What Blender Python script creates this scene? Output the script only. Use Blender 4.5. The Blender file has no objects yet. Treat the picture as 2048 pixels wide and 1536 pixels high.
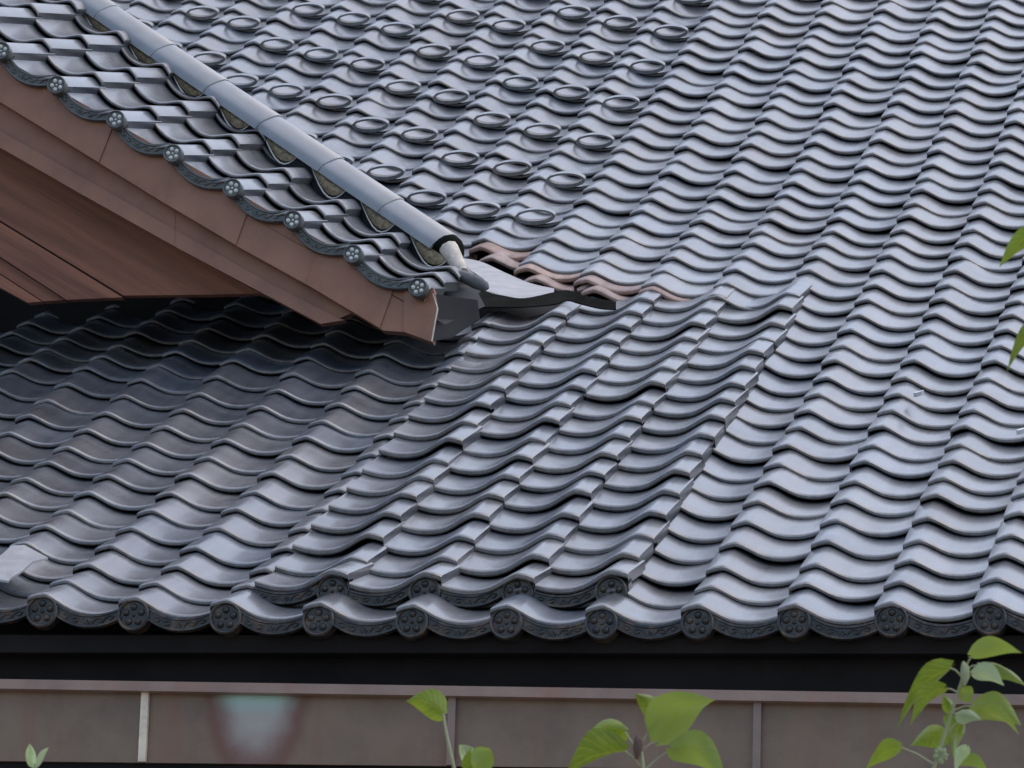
import bpy, math, random
import numpy as np
from mathutils import Matrix, Vector

random.seed(7)
rng = np.random.RandomState(11)
scene = bpy.context.scene
R = math.radians

# ------------------------------------------------------------------ camera
CAM_X, CAM_Y, CAM_Z, YAW, PITCH, ROLL = [3.936479, -12.812484, -2.855834, 0.201576, 0.262262, 0.031416]
cam_data = bpy.data.cameras.new("camera")
cam_data.sensor_width = 36.0
cam_data.lens = 9746.898402899707 / 2048.0 * 36.0
cam_data.clip_start = 0.1
cam_data.clip_end = 2000.0
cam_data.dof.use_dof = True
cam_data.dof.focus_distance = 16.0
cam_data.dof.aperture_fstop = 26.0
cam = bpy.data.objects.new("camera", cam_data)
scene.collection.objects.link(cam)
cy_, sy_, cp_, sp_ = math.cos(YAW), math.sin(YAW), math.cos(PITCH), math.sin(PITCH)
right0 = Vector((cy_, sy_, 0)); fwd = Vector((-sy_*cp_, cy_*cp_, sp_)); up0 = right0.cross(fwd)
right = right0*math.cos(ROLL) + up0*math.sin(ROLL); up = up0*math.cos(ROLL) - right0*math.sin(ROLL)
cam.matrix_world = Matrix(((right.x, up.x, -fwd.x, CAM_X), (right.y, up.y, -fwd.y, CAM_Y), (right.z, up.z, -fwd.z, CAM_Z), (0, 0, 0, 1)))
scene.camera = cam

# ------------------------------------------------------------------ sky, sun, exposure
SUN_EL, SUN_AZ = R(64), R(54)          # azimuth clockwise from +Y (north)
world = bpy.data.worlds.new("World"); scene.world = world; world.use_nodes = True
wn = world.node_tree.nodes; wl = world.node_tree.links
sky = wn.new("ShaderNodeTexSky"); sky.sky_type = 'NISHITA'; sky.sun_disc = False
sky.sun_elevation = SUN_EL; sky.sun_rotation = SUN_AZ
sky.air_density = 1.0; sky.dust_density = 1.6; sky.ozone_density = 1.0
wl.new(sky.outputs[0], wn["Background"].inputs[0]); wn["Background"].inputs[1].default_value = 0.15
sun_data = bpy.data.lights.new("sun", 'SUN'); sun_data.energy = 0.95; sun_data.angle = R(112); sun_data.color = (1.0, 0.96, 0.9)
sun = bpy.data.objects.new("sun", sun_data); scene.collection.objects.link(sun)
sd = Vector((math.sin(SUN_AZ)*math.cos(SUN_EL), math.cos(SUN_AZ)*math.cos(SUN_EL), math.sin(SUN_EL)))
sun.rotation_euler = sd.to_track_quat('Z', 'Y').to_euler()
scene.view_settings.view_transform = 'Standard'; scene.view_settings.look = 'None'
scene.view_settings.gamma = 1.0; scene.view_settings.use_curve_mapping = False
scene.view_settings.exposure = 0.60

# ------------------------------------------------------------------ materials
def mat(name):
    m = bpy.data.materials.new(name); m.use_nodes = True
    return m, m.node_tree.nodes, m.node_tree.links, m.node_tree.nodes["Principled BSDF"]
def N(nodes, kind, **kw):
    n = nodes.new(kind)
    for k, v in kw.items(): setattr(n, k, v)
    return n
def ramp(nodes, stops):
    n = nodes.new("ShaderNodeValToRGB"); cr = n.color_ramp
    while len(cr.elements) < len(stops): cr.elements.new(0.5)
    for e, (p, c) in zip(cr.elements, stops): e.position = p; e.color = (*c, 1)
    return n

def tile_material(name, c_lo, c_hi, metal, rough, brown, stain=(0.20, 0.15, 0.12)):
    """Smoked grey clay: per-tile tone, cloudy kiln bloom, specks, brownish weathering (painted glints on ornaments)."""
    m, n, l, b = mat(name)
    tc = N(n, "ShaderNodeTexCoord"); oi = N(n, "ShaderNodeObjectInfo"); ge = N(n, "ShaderNodeNewGeometry")
    add = N(n, "ShaderNodeMath", operation='ADD'); l.new(oi.outputs['Random'], add.inputs[0]); l.new(ge.outputs['Random Per Island'], add.inputs[1])
    fr = N(n, "ShaderNodeMath", operation='FRACT'); l.new(add.outputs[0], fr.inputs[0])
    big = N(n, "ShaderNodeTexNoise"); big.inputs['Scale'].default_value = 9.0; big.inputs['Detail'].default_value = 4.0
    l.new(ge.outputs['Position'], big.inputs['Vector'])
    mixv = N(n, "ShaderNodeMath", operation='MULTIPLY_ADD'); l.new(fr.outputs[0], mixv.inputs[0]); mixv.inputs[1].default_value = 0.55
    half = N(n, "ShaderNodeMath", operation='MULTIPLY'); l.new(big.outputs['Fac'], half.inputs[0]); half.inputs[1].default_value = 0.5
    l.new(half.outputs[0], mixv.inputs[2])
    cr0 = ramp(n, [(0.1, c_lo), (0.9, c_hi)]); l.new(mixv.outputs[0], cr0.inputs[0])
    # every tile fired a little warmer or cooler
    m7 = N(n, "ShaderNodeMath", operation='MULTIPLY'); l.new(fr.outputs[0], m7.inputs[0]); m7.inputs[1].default_value = 7.31
    f7 = N(n, "ShaderNodeMath", operation='FRACT'); l.new(m7.outputs[0], f7.inputs[0])
    tint = ramp(n, [(0.0, (0.84, 0.92, 1.03)), (0.45, (1, 1, 1)), (0.8, (1.03, 1.0, 0.985)), (1.0, (1.11, 1.02, 0.96))]); l.new(f7.outputs[0], tint.inputs[0])
    # rain streaks running down the slope
    smp = N(n, "ShaderNodeMapping"); smp.inputs['Scale'].default_value = (34.0, 3.0, 3.0); l.new(ge.outputs['Position'], smp.inputs['Vector'])
    stn = N(n, "ShaderNodeTexNoise"); stn.inputs['Scale'].default_value = 1.0; stn.inputs['Detail'].default_value = 5.0; l.new(smp.outputs[0], stn.inputs['Vector'])
    stc = ramp(n, [(0.32, (0.80, 0.80, 0.80)), (0.62, (1.06, 1.06, 1.06))]); l.new(stn.outputs['Fac'], stc.inputs[0])
    t1 = N(n, "ShaderNodeMix", data_type='RGBA', blend_type='MULTIPLY'); t1.inputs['Factor'].default_value = 1.0; l.new(cr0.outputs[0], t1.inputs['A']); l.new(tint.outputs[0], t1.inputs['B'])
    cr = N(n, "ShaderNodeMix", data_type='RGBA', blend_type='MULTIPLY'); cr.inputs['Factor'].default_value = 1.0; l.new(t1.outputs['Result'], cr.inputs['A']); l.new(stc.outputs[0], cr.inputs['B'])
    # brownish-red cast on some tiles and in blotches
    bl = N(n, "ShaderNodeTexNoise"); bl.inputs['Scale'].default_value = 26.0; bl.inputs['Detail'].default_value = 6.0; bl.inputs['Roughness'].default_value = 0.7
    l.new(ge.outputs['Position'], bl.inputs['Vector'])
    br = ramp(n, [(0.48, (0, 0, 0)), (0.72, (brown, brown, brown))]); l.new(bl.outputs['Fac'], br.inputs[0])
    mx = N(n, "ShaderNodeMix", data_type='RGBA'); l.new(br.outputs[0], mx.inputs['Factor']); l.new(cr.outputs['Result'], mx.inputs['A']); mx.inputs['B'].default_value = (*stain, 1)
    # fine speckle
    sp = N(n, "ShaderNodeTexNoise"); sp.inputs['Scale'].default_value = 220.0; sp.inputs['Detail'].default_value = 3.0
    l.new(ge.outputs['Position'], sp.inputs['Vector'])
    sr = ramp(n, [(0.3, (0.78, 0.78, 0.78)), (0.7, (1.12, 1.12, 1.12))]); l.new(sp.outputs['Fac'], sr.inputs[0])
    mu = N(n, "ShaderNodeMix", data_type='RGBA', blend_type='MULTIPLY'); mu.inputs['Factor'].default_value = 1.0
    l.new(mx.outputs['Result'], mu.inputs['A']); l.new(sr.outputs[0], mu.inputs['B']); l.new(mu.outputs['Result'], b.inputs['Base Color'])
    b.inputs['Metallic'].default_value = metal
    rr = N(n, "ShaderNodeMapRange"); l.new(big.outputs['Fac'], rr.inputs[0]); rr.inputs[3].default_value = rough - 0.10; rr.inputs[4].default_value = rough + 0.16
    l.new(rr.outputs[0], b.inputs['Roughness'])
    bp = N(n, "ShaderNodeBump"); bp.inputs['Strength'].default_value = 0.07; bp.inputs['Distance'].default_value = 0.0015
    l.new(bl.outputs['Fac'], bp.inputs['Height']); l.new(bp.outputs[0], b.inputs['Normal'])
    return m
M = {}
M['tile'] = tile_material("smoked_tile", (0.090, 0.094, 0.105), (0.176, 0.180, 0.192), 0.12, 0.28, 0.22)
for k_ in ('tile',):
    b_ = M[k_].node_tree.nodes['Principled BSDF']; b_.inputs['Coat Weight'].default_value = 0.30; b_.inputs['Coat Roughness'].default_value = 0.12
M['edge'] = tile_material("tile_edge", (0.17, 0.167, 0.165), (0.31, 0.295, 0.28), 0.0, 0.45, 0.8, (0.19, 0.13, 0.095))
M['brown_tile'] = tile_material("rust_stained_tile", (0.34, 0.20, 0.15), (0.52, 0.36, 0.29), 0.0, 0.6, 0.5, (0.16, 0.08, 0.055))
M['ornament'] = tile_material("dark_ornament_tile", (0.018, 0.017, 0.016), (0.042, 0.038, 0.034), 0.0, 0.30, 0.95, (0.16, 0.105, 0.065))  # brown blotches stand in for brownish metallic highlights on the borders
M['verge'] = tile_material("grey_verge_ornament", (0.085, 0.085, 0.078), (0.16, 0.16, 0.145), 0.25, 0.35, 0.4, (0.15, 0.13, 0.10))

def simple(name, col, rough=0.6, metal=0.0, var=0.25, scale=8.0, bump=0.15, bdist=0.003, stretch=None, detail=6.0, spec=0.5):
    m, n, l, b = mat(name)
    b.inputs['Specular IOR Level'].default_value = spec
    ge = N(n, "ShaderNodeNewGeometry"); src = ge.outputs['Position']
    if stretch:
        for rot, scl in ((stretch[0], (1, 1, 1)), ((0, 0, 0), stretch[1])):
            mp = N(n, "ShaderNodeMapping"); mp.inputs['Rotation'].default_value = rot; mp.inputs['Scale'].default_value = scl
            l.new(src, mp.inputs['Vector']); src = mp.outputs[0]
    t = N(n, "ShaderNodeTexNoise"); t.inputs['Scale'].default_value = scale; t.inputs['Detail'].default_value = detail; t.inputs['Roughness'].default_value = 0.65
    l.new(src, t.inputs['Vector'])
    lo = tuple(c*(1-var) for c in col); hi = tuple(min(1, c*(1+var)) for c in col)
    cr = ramp(n, [(0.3, lo), (0.7, hi)]); l.new(t.outputs['Fac'], cr.inputs[0]); l.new(cr.outputs[0], b.inputs['Base Color'])
    b.inputs['Roughness'].default_value = rough; b.inputs['Metallic'].default_value = metal
    bp = N(n, "ShaderNodeBump"); bp.inputs['Strength'].default_value = bump; bp.inputs['Distance'].default_value = bdist
    l.new(t.outputs['Fac'], bp.inputs['Height']); l.new(bp.outputs[0], b.inputs['Normal'])
    return m
RAKE = R(30.6)
M['deck'] = simple("dark_underlay", (0.02, 0.02, 0.022), 0.9)
M['black'] = simple("black_board", (0.017, 0.014, 0.013), 0.8, 0, 0.4, 3.0, spec=0.15)  # near-black, so the shade of the recesses is part of the colour
M['wood'] = simple("red_brown_plank", (0.30, 0.112, 0.058), 0.6, 0, 0.5, 9.0, 0.5, 0.004, ((0, -RAKE, 0), (0.10, 1.0, 2.2)), 9.0)
M['mortar'] = simple("cream_mortar", (0.74, 0.64, 0.52), 0.85, 0, 0.25, 30.0, 0.5, 0.004)
M['infill'] = simple("ochre_infill", (0.33, 0.25, 0.15), 0.6, 0.3, 0.6, 60.0, 0.6, 0.004)
M['plaster'] = simple("white_plaster_glint", (0.72, 0.70, 0.63), 0.7, 0, 0.2, 60.0, 0.3)  # also paints the glints on the verge disc studs
M['sheet'] = simple("pale_metal_sheet", (0.42, 0.39, 0.375), 0.5, 0.1, 0.2, 14.0, 0.25, 0.004)
M['dull_sheet'] = simple("dull_grey_sheet", (0.36, 0.345, 0.34), 0.5, 0.2, 0.18, 14.0, 0.25, 0.004)
M['navy'] = simple("blue_black_sheet", (0.006, 0.007, 0.010), 0.4, 0.0, 0.4, 6.0, 0.2, spec=0.35)
M['olive'] = simple("black_olive_matte", (0.012, 0.012, 0.009), 0.9, 0, 0.5, 20.0, 0.3, spec=0.05)  # ridge end, and the strip that paints a shaded gap black
M['grey_lump'] = simple("grey_mortar_lump", (0.16, 0.155, 0.15), 0.85, 0, 0.35, 40.0, 0.6, 0.005)
M['white'] = simple("white_petal", (0.8, 0.78, 0.76), 0.6)
M['cap'] = simple("ridge_cap_sheen", (0.30, 0.305, 0.315), 0.28, 0.1, 0.12, 9.0, 0.12)  # pale base colour stands in for sky reflected on the caps
M['wall'] = simple("plaster_wall", (0.42, 0.38, 0.33), 0.85)
M['ground'] = simple("gravel_ground", (0.22, 0.20, 0.175), 0.95, 0, 0.3, 3.0)

def copper(name, base, verdigris=None):
    """Weathered brown copper sheet; verdigris=(x, z) adds the pale green run-off stain around that point."""
    m, n, l, b = mat(name)
    ge = N(n, "ShaderNodeNewGeometry")
    t = N(n, "ShaderNodeTexNoise"); t.inputs['Scale'].default_value = 5.0; t.inputs['Detail'].default_value = 7.0; t.inputs['Roughness'].default_value = 0.62
    l.new(ge.outputs['Position'], t.inputs['Vector'])
    lo = tuple(c*0.76 for c in base); hi = (base[0]*1.17, base[1]*1.17, base[2]*1.15)
    cr = ramp(n, [(0.3, lo), (0.5, base), (0.72, hi)]); l.new(t.outputs['Fac'], cr.inputs[0])
    # vertical water runs
    mp = N(n, "ShaderNodeMapping"); mp.inputs['Scale'].default_value = (14.0, 14.0, 1.2); l.new(ge.outputs['Position'], mp.inputs['Vector'])
    t2 = N(n, "ShaderNodeTexNoise"); t2.inputs['Scale'].default_value = 1.0; t2.inputs['Detail'].default_value = 5.0; l.new(mp.outputs[0], t2.inputs['Vector'])
    r2 = ramp(n, [(0.55, (0, 0, 0)), (0.75, (0.5, 0.5, 0.5))]); l.new(t2.outputs['Fac'], r2.inputs[0])
    mx = N(n, "ShaderNodeMix", data_type='RGBA'); l.new(r2.outputs[0], mx.inputs['Factor']); l.new(cr.outputs[0], mx.inputs['A'])
    mx.inputs['B'].default_value = (base[0]*1.15, base[1]*0.72, base[2]*0.62, 1)
    out = mx.outputs['Result']
    if verdigris:
        x0, z0, top = verdigris
        sx = N(n, "ShaderNodeSeparateXYZ"); l.new(ge.outputs['Position'], sx.inputs[0])
        wob = N(n, "ShaderNodeTexNoise"); wob.inputs['Scale'].default_value = 16.0; l.new(ge.outputs['Position'], wob.inputs['Vector'])
        def absdist(w):
            a = N(n, "ShaderNodeMath", operation='SUBTRACT'); l.new(sx.outputs['X'], a.inputs[0]); a.inputs[1].default_value = x0
            az_ = N(n, "ShaderNodeMath", operation='MULTIPLY_ADD'); l.new(sx.outputs['Z'], az_.inputs[0]); az_.inputs[1].default_value = 0.62; az_.inputs[2].default_value = -0.62*(top-0.035)
            p1 = N(n, "ShaderNodeMath", operation='MULTIPLY'); l.new(a.outputs[0], p1.inputs[0]); l.new(a.outputs[0], p1.inputs[1])
            p2 = N(n, "ShaderNodeMath", operation='MULTIPLY_ADD'); l.new(az_.outputs[0], p2.inputs[0]); l.new(az_.outputs[0], p2.inputs[1]); l.new(p1.outputs[0], p2.inputs[2])
            c = N(n, "ShaderNodeMath", operation='SQRT'); l.new(p2.outputs[0], c.inputs[0])
            d = N(n, "ShaderNodeMath", operation='MULTIPLY_ADD'); l.new(wob.outputs['Fac'], d.inputs[0]); d.inputs[1].default_value = 0.035; l.new(c.outputs[0], d.inputs[2])
            e = N(n, "ShaderNodeMapRange", interpolation_type='SMOOTHSTEP'); l.new(d.outputs[0], e.inputs[0])
            e.inputs[1].default_value = w[0]; e.inputs[2].default_value = w[1]; e.inputs[3].default_value = 1.0; e.inputs[4].default_value = 0.0
            return e
        red = absdist((0.130, 0.185)); pale = absdist((0.060, 0.158))
        mr = N(n, "ShaderNodeMix", data_type='RGBA'); l.new(red.outputs[0], mr.inputs['Factor']); l.new(out, mr.inputs['A']); mr.inputs['B'].default_value = (0.17, 0.060, 0.038, 1)
        hz = N(n, "ShaderNodeMapRange", interpolation_type='SMOOTHSTEP'); l.new(sx.outputs['Z'], hz.inputs[0])
        hz.inputs[1].default_value = top - 0.10; hz.inputs[2].default_value = top - 0.01
        tint = N(n, "ShaderNodeMix", data_type='RGBA'); l.new(hz.outputs[0], tint.inputs['Factor']); tint.inputs['A'].default_value = (0.46, 0.40, 0.35, 1); tint.inputs['B'].default_value = (0.46, 0.74, 0.64, 1)
        fa = N(n, "ShaderNodeMath", operation='MULTIPLY'); l.new(pale.outputs[0], fa.inputs[0]); fa.inputs[1].default_value = 0.92
        mp2 = N(n, "ShaderNodeMix", data_type='RGBA'); l.new(fa.outputs[0], mp2.inputs['Factor']); l.new(mr.outputs['Result'], mp2.inputs['A']); l.new(tint.outputs['Result'], mp2.inputs['B'])
        out = mp2.outputs['Result']
    l.new(out, b.inputs['Base Color'])
    b.inputs['Metallic'].default_value = 0.2; b.inputs['Roughness'].default_value = 0.42
    bp = N(n, "ShaderNodeBump"); bp.inputs['Strength'].default_value = 0.25; bp.inputs['Distance'].default_value = 0.006
    l.new(t.outputs['Fac'], bp.inputs['Height']); l.new(bp.outputs[0], b.inputs['Normal'])
    return m
M['copper'] = copper("brown_copper", (0.225, 0.148, 0.098))
M['copper_red'] = copper("red_brown_copper", (0.34, 0.155, 0.092))
M['copper_trim'] = copper("pale_copper_trim", (0.33, 0.215, 0.165))
M['seam'] = copper("copper_seam", (0.28, 0.19, 0.155))
M['seam_pale'] = simple("bleached_seam", (0.80, 0.64, 0.48), 0.5, 0.0, 0.3, 12.0)  # paler cream tone for one seam
PATCH = [0.63, 0.0, -0.2332]
M['copper_green'] = copper("verdigris_copper", (0.225, 0.145, 0.096), (PATCH[0], PATCH[2], -0.19))

def leaf_material(name, col, back):
    m, n, l, b = mat(name)
    tc = N(n, "ShaderNodeTexCoord"); oi = N(n, "ShaderNodeObjectInfo")
    t = N(n, "ShaderNodeTexNoise"); t.inputs['Scale'].default_value = 35.0; t.inputs['Detail'].default_value = 4.0; l.new(tc.outputs['Object'], t.inputs['Vector'])
    ad = N(n, "ShaderNodeMath", operation='MULTIPLY_ADD'); l.new(oi.outputs['Random'], ad.inputs[0]); ad.inputs[1].default_value = 0.45; l.new(t.outputs['Fac'], ad.inputs[2])
    cr = ramp(n, [(0.35, tuple(c*0.75 for c in col)), (0.95, tuple(c*1.3 for c in col))]); l.new(ad.outputs[0], cr.inputs[0])
    ac = N(n, "ShaderNodeAttribute", attribute_name='across'); al = N(n, "ShaderNodeAttribute", attribute_name='along')
    ma = N(n, "ShaderNodeMath", operation='MULTIPLY_ADD'); l.new(ac.outputs['Fac'], ma.inputs[0]); ma.inputs[1].default_value = -0.28; l.new(al.outputs['Fac'], ma.inputs[2])
    mb = N(n, "ShaderNodeMath", operation='MULTIPLY'); l.new(ma.outputs[0], mb.inputs[0]); mb.inputs[1].default_value = 7.0
    pp = N(n, "ShaderNodeMath", operation='PINGPONG'); l.new(mb.outputs[0], pp.inputs[0]); pp.inputs[1].default_value = 0.5
    mn = N(n, "ShaderNodeMath", operation='MINIMUM'); l.new(pp.outputs[0], mn.inputs[0]); l.new(ac.outputs['Fac'], mn.inputs[1])
    vr = N(n, "ShaderNodeMapRange"); l.new(mn.outputs[0], vr.inputs[0]); vr.inputs[1].default_value = 0.01; vr.inputs[2].default_value = 0.09; vr.inputs[3].default_value = 0.55; vr.inputs[4].default_value = 0.0
    vm = N(n, "ShaderNodeMix", data_type='RGBA'); l.new(vr.outputs[0], vm.inputs['Factor']); l.new(cr.outputs[0], vm.inputs['A']); vm.inputs['B'].default_value = (min(1, col[0]*2.0), min(1, col[1]*1.6), col[2]*2.2, 1)
    cr = vm
    bp = N(n, "ShaderNodeBump"); bp.inputs['Strength'].default_value = 0.35; bp.inputs['Distance'].default_value = 0.002
    l.new(mn.outputs[0], bp.inputs['Height']); l.new(bp.outputs[0], b.inputs['Normal'])
    ge = N(n, "ShaderNodeNewGeometry"); mx = N(n, "ShaderNodeMix", data_type='RGBA')
    l.new(ge.outputs['Backfacing'], mx.inputs['Factor']); l.new(cr.outputs['Result'], mx.inputs['A']); mx.inputs['B'].default_value = (*back, 1)
    l.new(mx.outputs['Result'], b.inputs['Base Color']); b.inputs['Roughness'].default_value = 0.28
    tr = N(n, "ShaderNodeBsdfTranslucent"); l.new(mx.outputs['Result'], tr.inputs['Color'])
    ms = N(n, "ShaderNodeMixShader"); ms.inputs[0].default_value = 0.5
    l.new(b.outputs[0], ms.inputs[1]); l.new(tr.outputs[0], ms.inputs[2]); l.new(ms.outputs[0], n["Material Output"].inputs['Surface'])
    return m
M['leaf'] = leaf_material("green_leaf", (0.19, 0.25, 0.022), (0.24, 0.30, 0.05))
M['leaf_pale'] = leaf_material("pale_young_leaf", (0.38, 0.46, 0.20), (0.40, 0.47, 0.25))
M['stem'] = simple("pale_green_stem", (0.33, 0.33, 0.17), 0.6)
M['bud'] = simple("brown_bud", (0.10, 0.055, 0.035), 0.7)

# ------------------------------------------------------------------ helpers
def mesh(name, verts, faces, mats, fmat=None, smooth=True, sharp=32):
    me = bpy.data.meshes.new(name)
    me.from_pydata([tuple(map(float, v)) for v in verts], [], [tuple(f) for f in faces])
    for m in mats: me.materials.append(M[m])
    if fmat is not None: me.polygons.foreach_set("material_index", fmat)
    if smooth:
        me.polygons.foreach_set("use_smooth", [True]*len(me.polygons))
        me.set_sharp_from_angle(angle=R(sharp))
    me.update()
    return me
def obj(name, me, parent=None, mw=None, label=None, kind=None):
    o = bpy.data.objects.new(name, me)
    if mw is not None: o.matrix_world = mw
    scene.collection.objects.link(o)
    if parent is not None:
        o.parent = parent
        if parent.type == 'EMPTY': o.matrix_parent_inverse = Matrix.Translation(-parent.location)
    if label: o["label"] = label
    if kind: o["kind"] = kind
    return o
def thing(name, label, category, loc, group=None):
    o = bpy.data.objects.new(name, None); o.location = loc; o.empty_display_size = 0.2
    scene.collection.objects.link(o); o["label"] = label; o["category"] = category
    if group: o["group"] = group
    return o
def prism(poly, thick, axis=(0, 1, 0)):
    """polygon (list of 3D points) extruded along axis -> closed slab."""
    n = len(poly); a = np.array(axis)*thick
    v = [np.array(p) for p in poly] + [np.array(p) + a for p in poly]
    f = [tuple(range(n)), tuple(range(2*n-1, n-1, -1))] + [(i, i+n, (i+1) % n + n, (i+1) % n) for i in range(n)]
    return v, f
def beam(p, q, w, h):
    """box between the points p and q (running in x), w deep in y, h high in z, p/q on its front top edge."""
    p, q = np.array(p), np.array(q)
    v = [p, q, q+(0, w, 0), p+(0, w, 0)]; v += [x-(0, 0, h) for x in v]
    return v, [(0, 1, 2, 3), (7, 6, 5, 4), (0, 4, 5, 1), (1, 5, 6, 2), (2, 6, 7, 3), (3, 7, 4, 0)]
def tube(points, radii, seg=7):
    v, f = [], []
    pts = [Vector(p) for p in points]; n = len(pts)
    for i, p in enumerate(pts):
        t = (pts[min(i+1, n-1)] - pts[max(i-1, 0)]).normalized()
        a = t.cross(Vector((0.3, 0.9, 0.2))).normalized(); b = t.cross(a)
        for k in range(seg):
            th = 2*math.pi*k/seg
            v.append(p + (a*math.cos(th) + b*math.sin(th))*radii[i])
    for i in range(n-1):
        for k in range(seg):
            f.append((i*seg+k, i*seg+(k+1) % seg, (i+1)*seg+(k+1) % seg, (i+1)*seg+k))
    f.append(tuple(range(seg))[::-1]); f.append(tuple(range((n-1)*seg, n*seg)))
    return v, f
def merge(*parts):
    v, f = [], []
    for pv, pf in parts:
        o = len(v); v += list(pv); f += [tuple(i+o for i in x) for x in pf]
    return v, f

# ------------------------------------------------------------------ roof surface (slightly hollow slope, sagging eave)
W, L = 0.265, 0.235                     # cover width and exposure of one tile
P0, (K1, K2) = R(25), [0.021545, -0.0008185]
KN = np.array([0, 2, 5, 9, 14, 20, 26, 33, 41])*L
WARP = np.array([[-0.0261, -0.0297, 0.0062, 0.0302, 0.0392, 0.0332, -0.0074, -0.0118, -0.0337], [-0.0261, -0.0069, 0.003, -0.0041, -0.0124, -0.0019, 0.0041, 0.0108, 0.0034], [0.0228, 0.0296, 0.0102, -0.0136, -0.0183, -0.0436, -0.0004, 0.002, 0.0047]])
_s = np.linspace(-0.4, 12.5, 2600); _a = P0 + K1*np.clip(_s, 0, 99) + K2*np.clip(_s, 0, 99)**2
_ds = _s[1]-_s[0]
_y = np.concatenate([[0], np.cumsum((np.cos(_a[1:])+np.cos(_a[:-1]))/2*_ds)]); _z = np.concatenate([[0], np.cumsum((np.sin(_a[1:])+np.sin(_a[:-1]))/2*_ds)])
_y -= np.interp(0, _s, _y); _z -= np.interp(0, _s, _z)
def roof(x, s, dz=0.0):
    u = min(max((x-1.33)/1.33, -3), 2)
    sc = min(max(s, 0), KN[-1])
    c = [np.interp(sc, KN, w) for w in WARP]
    w = c[0] + c[1]*u + c[2]*(u*u if u > -1.2 else 1.44-2.4*(u+1.2))
    return Vector((x, float(np.interp(s, _s, _y)), float(np.interp(s, _s, _z)) + w + dz))
def roof_frame(x, s, off, jit=0.0):
    """matrix of a tile whose front lip middle-left sits at (x, s): X along the eave, Y up the slope, Z out."""
    p = roof(x, s); ey = (roof(x, s+L)-roof(x, s)).normalized(); ex = (roof(x+W, s)-roof(x, s)).normalized()
    if jit:
        ex = (ex + ey*random.gauss(0, 0.010*jit) ).normalized()
    ez = ex.cross(ey).normalized()
    if jit:
        ex = (ex + ez*random.gauss(0, 0.010*jit)).normalized()
    ey = ez.cross(ex).normalized(); ez = ex.cross(ey)
    p = p + ez*(off + (random.gauss(0, 0.0011*jit) if jit else 0)) + ey*(random.gauss(0, 0.003*jit) if jit else 0) + ex*(random.gauss(0, 0.0015*jit) if jit else 0)
    return Matrix(((ex.x, ey.x, ez.x, p.x), (ex.y, ey.y, ez.y, p.y), (ex.z, ey.z, ez.z, p.z), (0, 0, 0, 1)))

# S-shaped pantile: (across / W, height); roll on the left, pan on the right
PROFILE = [(-0.172, 0.006), (-0.172, 0.0365), (-0.155, 0.0395), (-0.08, 0.0460), (0.0, 0.0500), (0.035, 0.0488), (0.09, 0.0425), (0.16, 0.0320), (0.24, 0.0195),
           (0.32, 0.0095), (0.40, 0.0035), (0.48, 0.0006), (0.56, 0.0), (0.64, 0.0018), (0.72, 0.0058), (0.79, 0.0110), (0.86, 0.0170)]
TILT = 0.0182; LIP = 0.0145
def pan(u, prof=PROFILE):
    return float(np.interp(u, [p[0] for p in prof[1:]], [p[1] for p in prof[1:]]))
def tile_arrays(mirror=False, length=0.285, width=W, hs=1.0, lip=LIP, tilt=TILT, exposure=L):
    rows = [(length, 0.0), (0.14, 0.0), (0.020, 0.0), (0.007, -0.0006), (0.001, -0.0045), (0.0, -lip*0.72), (0.004, -lip), (0.05, -lip-0.001)]
    v, f, fm = [], [], []
    n = len(PROFILE)
    for y, dz in rows:
        for u, z in PROFILE:
            x = u*width; zz = z*hs + tilt*(1 - y/exposure) + dz
            v.append(((width - x) if mirror else x, y, zz))
    for r in range(len(rows)-1):
        for c in range(n-1):
            q = (r*n+c, r*n+c+1, (r+1)*n+c+1, (r+1)*n+c)
            f.append(q if mirror else q[::-1])
            fm.append(1 if r >= 4 else 0)
    return v, f, fm
BASE = -0.0132                            # tile origin below the measured crest line

tv, tf, tm = tile_arrays()
ME_TILE = mesh("roof_tile", tv, tf, ['tile', 'edge'], tm)

# snow-guard tile: the same tile with an upright loop across its pan
def ring_part():
    v, f, fm = [], [], []
    n = 26; cx, cz = 0.425*W, 0.0195+0.030
    for i in range(n):
        th = 2*math.pi*i/n
        c, s = math.cos(th), math.sin(th)
        tin = 0.011 if s > -0.2 else 0.019
        for rad, y in ((0, -0.012), (0, 0.024), (tin, 0.024), (tin, -0.012)):
            a, b = 0.080-rad, 0.031-rad*0.8
            bb = b
            v.append((cx + a*c, y, cz + bb*s + 0.004*c*0))
    for i in range(n):
        j = (i+1) % n
        for k in range(4):
            k2 = (k+1) % 4
            f.append((i*4+k, i*4+k2, j*4+k2, j*4+k)); fm.append(0 if k in (0, 1) else 1)
    return v, f, fm
rv, rf, rm = ring_part()
sv, sf = merge((tv, tf), (rv, rf))
ME_SNOW = mesh("snow_guard_tile", sv, sf, ['tile', 'edge'], tm+rm)

# ------------------------------------------------------------------ building
GROUND_Z = -4.45
temple = thing("temple_building", "temple building with grey tiled roof, copper-clad gable and copper eave band", "building", (1.3, 0.4, GROUND_Z))
# main roof: underlay sheet, then tiles
xs = np.arange(-7.0, 5.31, 0.3); ss = np.arange(0.03, 11.2, 0.45)
dv = [roof(x, s, -0.045) for s in ss for x in xs]; nx = len(xs)
df = [(j*nx+i, j*nx+i+1, (j+1)*nx+i+1, (j+1)*nx+i) for j in range(len(ss)-1) for i in range(nx-1)]
main_roof = obj("main_roof", mesh("roof_underlay", dv, df, ['deck']), temple)

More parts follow.
